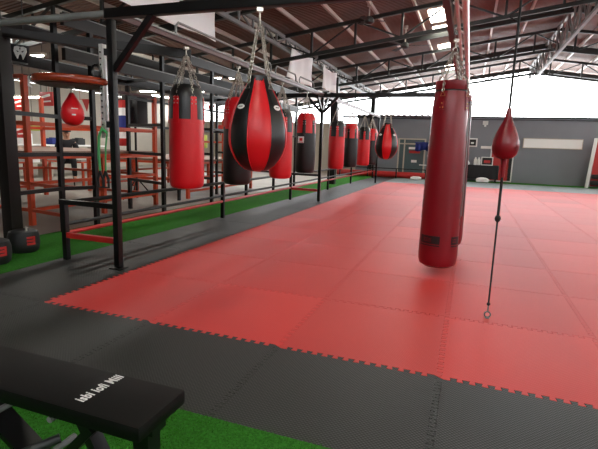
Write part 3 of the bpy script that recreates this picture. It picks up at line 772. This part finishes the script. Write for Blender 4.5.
# black loudspeaker on its stand
p = atY(135,110,8.5)
t = thing('loudspeaker', 'black loudspeaker on a slim stand behind the rig beside the flag', 'loudspeaker', (p.x, 8.5, -.02))
b = MB(); b.box((p.x,8.5,p.z), (.42,.36,.62), bev=.04); b.build('cabinet', M['rubber'], t)
b = MB(); b.tube([(p.x,8.315,p.z-.1), (p.x,8.30,p.z-.1)], .15, 24); b.tube([(p.x,8.315,p.z+.17), (p.x,8.30,p.z+.17)], .07, 20); b.build('speaker_cone', M['cloth_dark'], t)
b = MB(); b.tube([(p.x,8.5,.0), (p.x,8.5,p.z-.3)], .025, 10)
for k in range(3): b.tube([(p.x,8.5,.45), (p.x+.4*math.cos(k*2.1+.4),8.5+.4*math.sin(k*2.1+.4),-.01)], .014, 8)
b.build('stand', bs, t)
# red pennants on a line
for i, (px, py) in enumerate(((211,110), (228,106), (220,130), (55,103), (86,105))):
    Yp_ = 12.0 if px > 100 else 9.2; p = atY(px,py,Yp_)
    t = MB(); t.poly([(p.x-.12,Yp_,p.z+.13),(p.x+.12,Yp_,p.z+.13),(p.x+.02,Yp_,p.z-.16)], (0,.006,0)); t.tube([(p.x-.2,Yp_+.003,p.z+.135), (p.x+.2,Yp_+.003,p.z+.135)], .006, 6); t.tube([(p.x-.19,Yp_+.003,p.z+.135), (p.x-.19,Yp_+.003,3.27)], .004, 6)
    lab = ['small red pennant left of the teardrop bag, left one of the upper pair', 'small red pennant left of the teardrop bag, right one of the upper pair', 'small red pennant below the upper pair beside the teardrop bag', 'small red pennant left of the speed bag behind the orange post', 'small red pennant right of the speed bag'][i]
    tag(t.build('pennant', M['red_rail'], None, 0), lab, 'pennant', 'red pennants')
# fluorescent lights
def lamp(px0, py0, px1, py1, Y, label):
    a, c_ = atY(px0,py0,Y), atY(px1,py1,Y); z = (a.z+c_.z)/2; zr = roof_z(max(-9, min((a.x+c_.x)/2, 9)))
    t = thing('fluorescent_light', label, 'ceiling light', ((a.x+c_.x)/2, Y, z), 'fluorescent lights')
    b = MB(); b.box(((a.x+c_.x)/2,Y,z+.06), (c_.x-a.x,.10,.05)); b.build('fitting', M['offwhite'], t)
    b = MB(); b.tube([(a.x+.03,Y-.02,z+.018), (c_.x-.03,Y-.02,z+.018)], .022, 8); b.build('tube', M['tube'], t)
    for s in (.15,.85):
        x = a.x+(c_.x-a.x)*s; b = MB(); b.tube([(x,Y,z+.08), (x,Y,zr)], .006, 6); b.build('hanger', bs, t)
lamp(8,97,54,99, 9.4, 'long lit fluorescent light at the far left behind the orange post')
lamp(140,92,174,92, 12.2, 'lit fluorescent light between the rig upright and the first red bag')
lamp(199,92,222,92, 14.0, 'lit fluorescent light just right of the first red bag')
lamp(206,79,222,79, 12.6, 'lit fluorescent light above the pennants, left one of two in line')
lamp(229,79,240,79, 12.6, 'lit fluorescent light above the pennants, right one of two in line')
for (x, y) in ((-7.6, 6.6), (-7.6, 10.0), (-7.6, 13.4), (-7.6, 17.0), (-12.5, 4.5), (-12.5, 8.0), (-12.5, 12.5), (-12.5, 17.0)):  # unseen fittings added to brighten the left part
    t = thing('fluorescent_light', 'added twin tube light above the left part of the gym', 'ceiling light', (x, y, 3.12), 'added twin tube lights over the left part')
    b = MB(); b.box((x, y, 3.2), (.16, 1.3, .06)); b.build('fitting', M['offwhite'], t)
    b = MB(); zr = roof_z(max(-9, x)); b.bar((x, y, 3.22), (x, y, zr+.0), .03); b.build('hanger', bs, t)
    for dx in (-.045, .045):
        b = MB(); b.tube([(x+dx, y-.6, 3.14), (x+dx, y+.6, 3.14)], .018, 8); b.build('tube', M['tube'], t)
    l = bpy.data.lights.new('added_tube_light', 'AREA'); l.shape = 'RECTANGLE'; l.size = .15; l.size_y = 1.2; l.energy = 24; l.color = (1, .97, .92)
    lo_ = bpy.data.objects.new('added_tube_light', l); col.objects.link(lo_); lo_.location = (x, y, 3.11)
lamp(26,56,45,58, 8.0, 'fluorescent light high up right of the snake head panel')

# white banners on the girder
def banner(y0, y1, z0, z1, label, name='white_banner', lean=.0, X=-4.4):
    t = thing(name, label, 'banner', (X, (y0+y1)/2, z0), 'plain white banners')
    n, m_ = 14, 10; b = MB(); vs = []
    for j in range(m_+1):
        for i in range(n+1):
            f = i/n; g = j/m_
            y = y0+(y1-y0)*f+lean*(1-g)*(1-f); z = z0+(z1-z0)*g-.10*g*math.sin(PI*f)
            x = X+.06+.025*math.sin(f*9+g*3)*(1.1-g)+.02*math.sin(f*17+g)
            vs.append((x,y,z))
    b.faces(vs, [(j*(n+1)+i, j*(n+1)+i+1, (j+1)*(n+1)+i+1, (j+1)*(n+1)+i) for j in range(m_) for i in range(n)])
    o = b.build('cloth', M['white_cloth'], t, 80); sm = o.modifiers.new('t', 'SOLIDIFY'); sm.thickness = .004
    b = MB()
    for y in (y0+.04, y1-.04): b.tube([(X+.05,y,z1-.02), (X,y,max(z1,3.6)+.02)], .008, 6)
    b.build('tie', M['black_web'], t)
banner(4.3, 7.46, 3.02, 3.7, 'large plain white banner above the first rack post')
banner(11.1, 12.8, 2.92, 3.72, 'crumpled white banner on the girder above the teardrop bag', lean=-.3)
banner(13.7, 15.35, 3.02, 3.72, 'white banner on the girder beside the black column')
# ceiling fans
def fan(px, py, Y, label, rz, sc_=1.0):
    p = atY(px,py,Y); zr = roof_z(p.x)-.02
    t = thing('ceiling_fan', label, 'ceiling fan', (p.x,Y,p.z), 'ceiling fans')
    b = MB(); b.tube([(p.x,Y,p.z+.08), (p.x,Y,zr)], .016, 8); b.tube([(p.x,Y,zr-.08), (p.x,Y,zr)], .05, 12); b.build('rod', M['pale_steel'], t)
    b = MB(); b.lathe([(0,-.07), (.06,-.065), (.10,-.03), (.10,.04), (.05,.09), (0,.09)], 24, (p.x,Y,p.z)); b.build('motor', M['roof_steel'], t)
    for k in range(3):
        a = rz+k*2*PI/3; d = Vector((math.cos(a), math.sin(a), 0)); s = Vector((-d.y, d.x, .15))
        b = MB(); c0 = Vector((p.x,Y,p.z)); L = .62*sc_
        b.poly([c0+d*.1-s*.03, c0+d*L-s*.065, c0+d*(L+.02), c0+d*L+s*.065, c0+d*.1+s*.03], (0,0,.008)); b.build('blade', M['roof_steel'], t)
fan(369,21, 10.2, 'ceiling fan with short blades under the red roof sheets', .3, .55)
fan(405,46, 12.5, 'ceiling fan with long thin blades nearer the translucent roof panels', .05, 1.1)

# ------------------------------------------------------------------ back wall furniture
WY = WALL_Y
def on_wall(px0,py0,px1,py1,th=.04):
    a, c_ = atY(px0,py0,WY-.02), atY(px1,py1,WY-.02)
    return (a.x+c_.x)/2, (a.z+c_.z)/2, abs(c_.x-a.x), abs(a.z-c_.z)
cx, cz, w, h = 3.28, 1.73, 2.24, .40
t = thing('whiteboard', 'long blank white board on the grey back wall', 'board', (cx,WY,cz-h/2))
b = MB(); b.box((cx,WY-.02,cz), (w,.04,h)); b.build('panel', M['white_cloth'], t)
b = MB()
for dz in (-h/2,h/2): b.box((cx,WY-.03,cz+dz), (w+.03,.05,.025))
for dx in (-w/2,w/2): b.box((cx+dx,WY-.03,cz), (.025,.05,h))
b.build('frame', M['offwhite'], t)
cx, cz, w, h = on_wall(468,138,477,147)
t = thing('framed_picture', 'small square picture in white frame right of the heavy bags', 'picture', (cx,WY,cz-h/2))
b = MB(); b.box((cx,WY-.015,cz), (w*.7,.03,h*.7)); b.box((cx,WY-.032,cz-.02), (w*.3,.006,h*.2), mi=1); b.build('print', [M['rubber'], M['silver']], t)
b = MB()
for s in (-1,1): b.box((cx,WY-.03,cz+s*h*.43), (w,.06,h*.14)); b.box((cx+s*w*.43,WY-.03,cz), (w*.14,.06,h*.72))
b.build('frame', M['white'], t)
cx, cz, w, h = on_wall(481,146,494,149)
b = MB(); b.box((cx,WY-.02,cz), (w,.04,h), bev=.008); b.box((cx,WY-.04,cz), (w*.94,.012,h*.6)); tag(b.build('wall_strip', M['white']), 'narrow white sign strip above the black table', 'sign')
cx, cz, w, h = on_wall(483,121,488,125)
t = thing('wall_light', 'small white wall light high on the grey back wall', 'light', (cx,WY,cz-h/2))
b = MB(); b.box((cx,WY-.06,cz), (w,.12,h), bev=.02); b.build('housing', M['white'], t)
b = MB(); b.box((cx,WY-.03,cz-h*.7), (w*.4,.06,h*.5)); b.build('bracket', M['silver'], t)
# red poster leaning in white frame (behind the ball)
cx, cz, w, h = 1.36, .80, .90, 1.52
t = thing('red_poster', 'tall red poster in white frame standing behind the hanging red ball', 'poster', (cx,WY-.1,0))
b = MB(); b.box((cx-.07,WY-.06,cz), (w-.14,.03,h-.05)); b.box((cx+.36,WY-.06,cz-.2), (.14,.03,h-.45), mi=1); b.build('print', [M['red_rail'], M['rubber']], t)
b = MB()
for s in (-1,1): b.box((cx+s*w/2,WY-.07,cz), (.05,.07,h+.06)); b.box((cx,WY-.07,cz+s*(h/2)), (w,.07,.05))
b.build('frame', M['white'], t)
# black table with bottles, trophies and sign
tx, ty = .45, 21.75
t = thing('covered_table', 'table under a black cloth against the back wall right of the heavy bags', 'table', (tx,ty,0))
b = MB(); b.box((tx,ty,.70), (1.55,.6,.035)); b.build('table_top', M['plank'], t)
for sx in (-.7,.7):
    for sy in (-.25,.25):
        b = MB(); b.box((tx+sx,ty+sy,.342), (.04,.04,.68)); b.build('leg', bs, t)
b = MB(); N = 80; ring = []
for i in range(N):
    a = 2*PI*i/N; x = max(-1, min(1, 1.35*math.cos(a)))*.795; y = max(-1, min(1, 1.35*math.sin(a)))*.32
    ring.append((tx+x, ty+y, .02*math.sin(i*1.9)))
vs = [(x,y,.721) for x,y,_ in ring]+[(x+w_*.6*(1 if x > tx else -1),y+w_*(1 if y > ty else -1),.14) for x,y,w_ in ring]
b.faces(vs, [tuple(range(N))]+[(i,(i+1) % N,N+(i+1) % N,N+i) for i in range(N)]); cl = tag(b.build('tablecloth', M['cloth_dark']), 'black cloth draped over the table at the back wall', 'tablecloth')
for i, x in enumerate((.28,.42)):
    b = MB(); b.lathe([(0,0), (.06,0), (.065,.02), (.065,.22), (.03,.29), (.03,.33), (0,.33)], 16, (x,ty-.05,.722)); 
    o = tag(b.build('bottle', M['white']), ['white bottle on the black table, left one of the pair', 'white bottle on the black table, right one of the pair'][i], 'bottle', 'bottles on the table')
b = MB(); b.box((-.1,ty-.1,.78), (.3,.2,.115), bev=.03); b.box((-.06,ty-.1,.86), (.16,.14,.06), bev=.02); tag(b.build('paper_pack', M['white_cloth']), 'white paper pack on the left end of the black table', 'pack')
t = thing('table_sign', 'framed red and black card standing on the black table', 'sign', (.75,ty-.1,.722))
b = MB(); b.box((.75,ty-.1,.90), (.42,.03,.30)); b.box((.75,ty-.12,.88), (.26,.01,.12), mi=1); b.build('card', [M['rubber'], M['red_rail']], t)
b = MB()
for s in (-1,1): b.box((.75,ty-.1,.90+s*.165), (.48,.05,.035)); b.box((.75+s*.22,ty-.1,.90), (.04,.05,.33))
b.build('frame', M['white'], t)
b = MB(); b.lathe([(0,0), (.08,0), (.09,.02), (.03,.06), (.025,.12), (.09,.2), (.1,.28), (0,.28)], 16, (.72,ty+.12,.722)); tag(b.build('trophy', M['rubber']), 'dark trophy behind the framed card on the black table', 'trophy')
b = MB(); b.sphere((.62,ty-.52,.12), .1, 16, 10, 0, (2.6,1.2,1.0)); b.box((.62,ty-.52,.06), (.5,.2,.07), bev=.03); tag(b.build('sports_shoe', M['white_cloth']), 'white shoe shaped bag on the green strip under the black table', 'bag')
# red stand at the right edge
ax = atY(588,186,21.6).x
t = thing('display_stand', 'red and white display stand with black pads at the right edge of picture', 'display stand', (ax+.5,21.6,0))
b = MB(); b.box((ax+.62,21.62,1.0), (1.1,.05,1.86)); b.build('panel', M['red_rail'], t)
for dx in (.03, 1.2):
    b = MB(); b.bar((ax+dx-.1,21.55,.0), (ax+dx+.03,21.6,1.98), .12, .07); b.build('side_frame', M['white'], t)
for z in (.17, .42):
    b = MB(); b.box((ax+.63,21.5,z+.04), (1.15,.22,.17), bev=.04); b.build('pad', M['rubber'], t)
b = MB(); b.box((ax+.55,21.59,1.05), (.4,.012,.1)); b.box((ax+.6,21.59,1.4), (.3,.012,.06)); b.build('print', M['white'], t)
# glass door and posters at the left of the back wall
x0, x1 = atY(398,160,WY).x, atY(424,160,WY).x
t = thing('door_1', 'grey glass door in white frame on the left of the back wall', 'door', (x0,WY,0)); t['kind'] = 'structure'
b = MB(); b.box(((x0+x1)/2,WY-.02,.9), (x1-x0,.03,1.75)); b.build('glass', M['glass'], t)
b = MB()
for x in (x0, x0+(x1-x0)*.22, x1): b.box((x,WY-.03,.9), (.06,.08,1.8))
for z in (1.77, 1.55, .03): b.box(((x0+x1)/2,WY-.03,z), (x1-x0,.08,.06))
b.build('frame', M['offwhite'], t)
px = x0+(x1-x0)*.62
for k, (dz, w, h, m) in enumerate(((1.35,.55,.1,M['white']), (1.18,.5,.12,M['red_rail']), (.75,.25,.12,M['white']))):
    b = MB(); b.box((px,WY-.045,dz), (w,.012,h)); b.build('sticker', m, t)
p = atY(422,147,21.9)
b = MB(); N = 12; vs = []
for j in (0,1):
    for i in range(N+1): vs.append((p.x-.3+.6*i/N, 21.9+.05*math.sin(i*1.4), p.z-.17-.04*math.sin(i*.6)+j*.36))
b.faces(vs, [(i,i+1,N+2+i,N+1+i) for i in range(N)]); b.tube([(p.x-.32,21.9,p.z+.2), (p.x+.32,21.9,p.z+.2)], .02, 8); b.tube([(p.x+.25,21.9,p.z+.2), (p.x+.25,22.3,p.z+.2)], .02, 8)
o = tag(b.build('blue_towel', M['blue'], None, 60), 'navy blue cloth hanging on a bar beside the glass door', 'towel'); sm = o.modifiers.new('t', 'SOLIDIFY'); sm.thickness = .01
p = atY(427,180,21.7)
t = thing('white_post', 'slim white post standing beside the glass door', 'post', (p.x,21.7,0))
b = MB(); b.box((p.x,21.7,.85), (.13,.1,1.68), bev=.01); b.build('pole', M['white'], t)
b = MB(); b.box((p.x-.15,21.7,.61), (.5,.05,.04)); b.build('bracket', M['white'], t)
b = MB(); b.box((p.x,21.7,.01), (.3,.3,.02)); b.build('base', M['rubber'], t)
# low black fence with red roll in front of door
t = thing('low_barrier', 'low black barrier rail in front of the glass door', 'barrier', (-3.4,21.0,0))
b = MB(); b.bar((-5.6,21,.42), (-1.7,21,.42), .04); b.build('rail', bs, t)
for x in (-5.6,-4.3,-3.0,-1.72):
    b = MB(); b.box((x,21,.215), (.05,.05,.43)); b.build('post', bs, t)
b = MB(); b.tube([(-5.8,21.3,.14), (-1.6,21.3,.14)], .135, 20); tag(b.build('padded_roll', M['red_rail']), 'long red padded roll lying along the foot of the back wall', 'padding')
b = MB(); b.box((-2.1,20.75,.055), (.45,.25,.11), bev=.03); b.box((-2.1,20.75,.12), (.3,.18,.03), bev=.01); tag(b.build('floor_pad', M['white_cloth']), 'small white pad lying in front of the red roll', 'pad')
# black pads on the turf by the brown post
for i, (px, py, r, lab) in enumerate(((21,259,.155,'round black weight bag with red mark beside the brown rack post'), (-3,266,.15,'round black weight bag cut by the left picture edge'))):
    p = atZ(px,py,0); 
    if i == 1: p = Vector((-4.42,3.22,0))
    else: p = Vector((-4.62,3.72,0))
    t = thing('weight_bag', lab, 'weight bag', (p.x,p.y,-.002), 'black weight bags', math.atan2(-p.y,-p.x), local=True)
    b = MB(); b.lathe([(0,0), (r*.8,.0), (r*.98,.03), (r*1.05,.10), (r*1.03,.18), (r*.93,.235), (r*.7,.25), (r*.3,.235), (0,.23)], 40); b.build('bag_body', M['rubber'], t)
    b = MB()
    for z in (.10,.135,.17): b.patch([(r*1.05,z), (r*1.045,z+.024)], .45, .27, .001, .004, 6)
    b.patch([(r*1.05,.10), (r*1.05,.194)], .66, .06, .001, .004, 3); b.build('print', M['red_rail'], t)
    b = MB(); b.tube([(r*.5*math.cos(a), .03, .225+.05*math.sin(a)) for a in [PI*k/8 for k in range(9)]], .012, 6); b.build('handle', M['grey_plank'], t)

# ------------------------------------------------------------------ person seated behind the platform
p = atY(66.5,136,9.1); X, Y = p.x, 9.1; fz = math.atan2(-Y,-X)
t = thing('stool', 'dark stool behind the near platform under the seated person', 'stool', (X,Y,-.02), None, fz, local=True)
b = MB(); b.lathe([(0,.66), (.17,.66), (.18,.68), (.17,.71), (0,.71)], 24); b.build('seat', M['rubber'], t)
for k in range(4):
    a = PI/4+k*PI/2; b = MB(); b.tube([(.12*math.cos(a),.12*math.sin(a),.665), (.2*math.cos(a),.2*math.sin(a),0)], .016, 8); b.build('leg', bs, t)
b = MB(); b.tube([(.165*math.cos(2*PI*i/16),.165*math.sin(2*PI*i/16),.25) for i in range(16)], .011, 6, True); b.build('foot_ring', bs, t)
per = thing('person', 'person in dark jacket and cap seated behind the near platform facing the camera', 'person', (X,Y,.68), None, fz, local=True)
def skin(name, V, E, R, m, parent, root=0, lv=2):
    me = bpy.data.meshes.new(name); me.from_pydata(V, E, []); me.materials.append(m)
    o = bpy.data.objects.new(name, me); col.objects.link(o); o.parent = parent
    o.modifiers.new('s', 'SKIN'); 
    for i, d in enumerate(me.skin_vertices[0].data):
        r = R[i]; d.radius = r if isinstance(r, tuple) else (r, r); d.use_root = (i == root)
    s = o.modifiers.new('u', 'SUBSURF'); s.levels = lv; s.render_levels = lv
    o.modifiers['s'].use_smooth_shade = True
    return o
Vb = [(0,0,.09), (.0,0,.25), (.01,0,.42), (.015,0,.53), (.025,0,.585), (.045,0,.665), (.048,0,.80),
      (.0,.17,.48), (.09,.23,.25), (.28,.15,.20), (.35,.10,.19), (.0,-.17,.48), (.09,-.23,.25), (.28,-.15,.20), (.35,-.10,.19),
      (.05,.10,.07), (.42,.14,.06), (.40,.15,-.36), (.50,.16,-.40), (.05,-.10,.07), (.42,-.14,.06), (.40,-.15,-.36), (.50,-.16,-.40), (.150,0,.69), (.05,0,.73)]
Eb = [(0,1),(1,2),(2,3),(3,4),(4,5),(5,24),(24,6),(3,7),(7,8),(8,9),(9,10),(3,11),(11,12),(12,13),(13,14),(0,15),(15,16),(16,17),(17,18),(0,19),(19,20),(20,21),(21,22),(5,23)]
Rb = [(.13,.10),(.12,.09),(.14,.10),(.11,.08),.055,(.092,.08),(.085,.075),.055,.043,.034,.03,.055,.043,.034,.03,.08,.058,.042,.03,.08,.058,.042,.03,.014,(.105,.09)]
skin('body', Vb, Eb, Rb, M['skin'], per)
sel = [0,1,2,3,4,7,8,9,11,12,13]; mp_ = {v: i for i, v in enumerate(sel)}
skin('jacket', [Vb[i] for i in sel], [(mp_[a_],mp_[b_]) for a_, b_ in Eb if a_ in mp_ and b_ in mp_], [tuple(q+.03 for q in Rb[i]) if isinstance(Rb[i], tuple) else Rb[i]+(.028 if i != 4 else .012) for i in sel], M['cloth_dark'], per)
sel = [0,15,16,17,19,20,21]; mp_ = {v: i for i, v in enumerate(sel)}
skin('trousers', [Vb[i] for i in sel], [(mp_[a_],mp_[b_]) for a_, b_ in Eb if a_ in mp_ and b_ in mp_], [tuple(q+.014 for q in Rb[i]) if isinstance(Rb[i], tuple) else Rb[i]+.012 for i in sel], M['cloth_dark'], per)
b = MB()
for s in (-1,1): b.sphere((.128,s*.033,.715), .012, 8, 6, 0, (.6,1,.6))
b.build('eyes', M['rubber'], per)
b = MB(); b.box((.118,0,.635), (.02,.05,.008), bev=.003); b.build('mouth', M['red_beam'], per)
b = MB(); b.lathe([(.105,.745), (.107,.79), (.095,.845), (.055,.88), (0,.89)], 20, (.045,0,0)); b.poly([(.12,-.07,.745),(.2,-.05,.735),(.2,.05,.735),(.12,.07,.745)], (0,0,.012)); b.build('cap', M['rubber'], per)
for s in (-1,1):
    hb = MB(); wx_ = .365
    hb.sphere((wx_+.03,s*.085,.185), .04, 12, 8, 0, (1.1,.9,.45))
    for k in range(4):
        y = s*(.06+.016*k); L = (.052,.062,.066,.056)[3-k]
        hb.tube([(wx_+.06,y,.188), (wx_+.06+L*.5,y,.186), (wx_+.06+L,y,.172)], [.0085,.008,.006], 6)
    hb.tube([(wx_+.02,s*.055,.185), (wx_+.05,s*.035,.18), (wx_+.075,s*.03,.172)], [.01,.009,.007], 6)
    hb.build('hand', M['skin'], per)

# ------------------------------------------------------------------ light
w = bpy.data.worlds.new('World'); sc.world = w; w.use_nodes = True
bg = w.node_tree.nodes['Background']; bg.inputs['Color'].default_value = (.95,.975,1,1); bg.inputs['Strength'].default_value = 6.0
def area(name, loc, rot, sx, sy, e, c=(1,1,1)):
    l = bpy.data.lights.new(name, 'AREA'); l.shape = 'RECTANGLE'; l.size = sx; l.size_y = sy; l.energy = e; l.color = c
    o = bpy.data.objects.new(name, l); col.objects.link(o); o.location = loc; o.rotation_euler = rot; return o

# ------------------------------------------------------------------ camera
cam = bpy.data.cameras.new('Camera'); co = bpy.data.objects.new('Camera', cam); col.objects.link(co)
cam.sensor_fit = 'HORIZONTAL'; cam.sensor_width = 36; cam.lens = FPX/598*36; cam.clip_start = .05; cam.clip_end = 200
R3 = Matrix((RR, UU, -FF)).transposed()
co.matrix_world = Matrix.Translation((0,0,H)) @ R3.to_4x4()
sc.camera = co
vs_ = sc.view_settings; vs_.view_transform = 'Standard'; vs_.look = 'None'; vs_.exposure = 1.05; vs_.gamma = 1; vs_.use_curve_mapping = False
sc.cycles.use_denoising = True
sc.cycles.max_bounces = 8; sc.cycles.diffuse_bounces = 5
for o in bpy.data.objects:
    if '_o' in o.keys(): del o['_o']
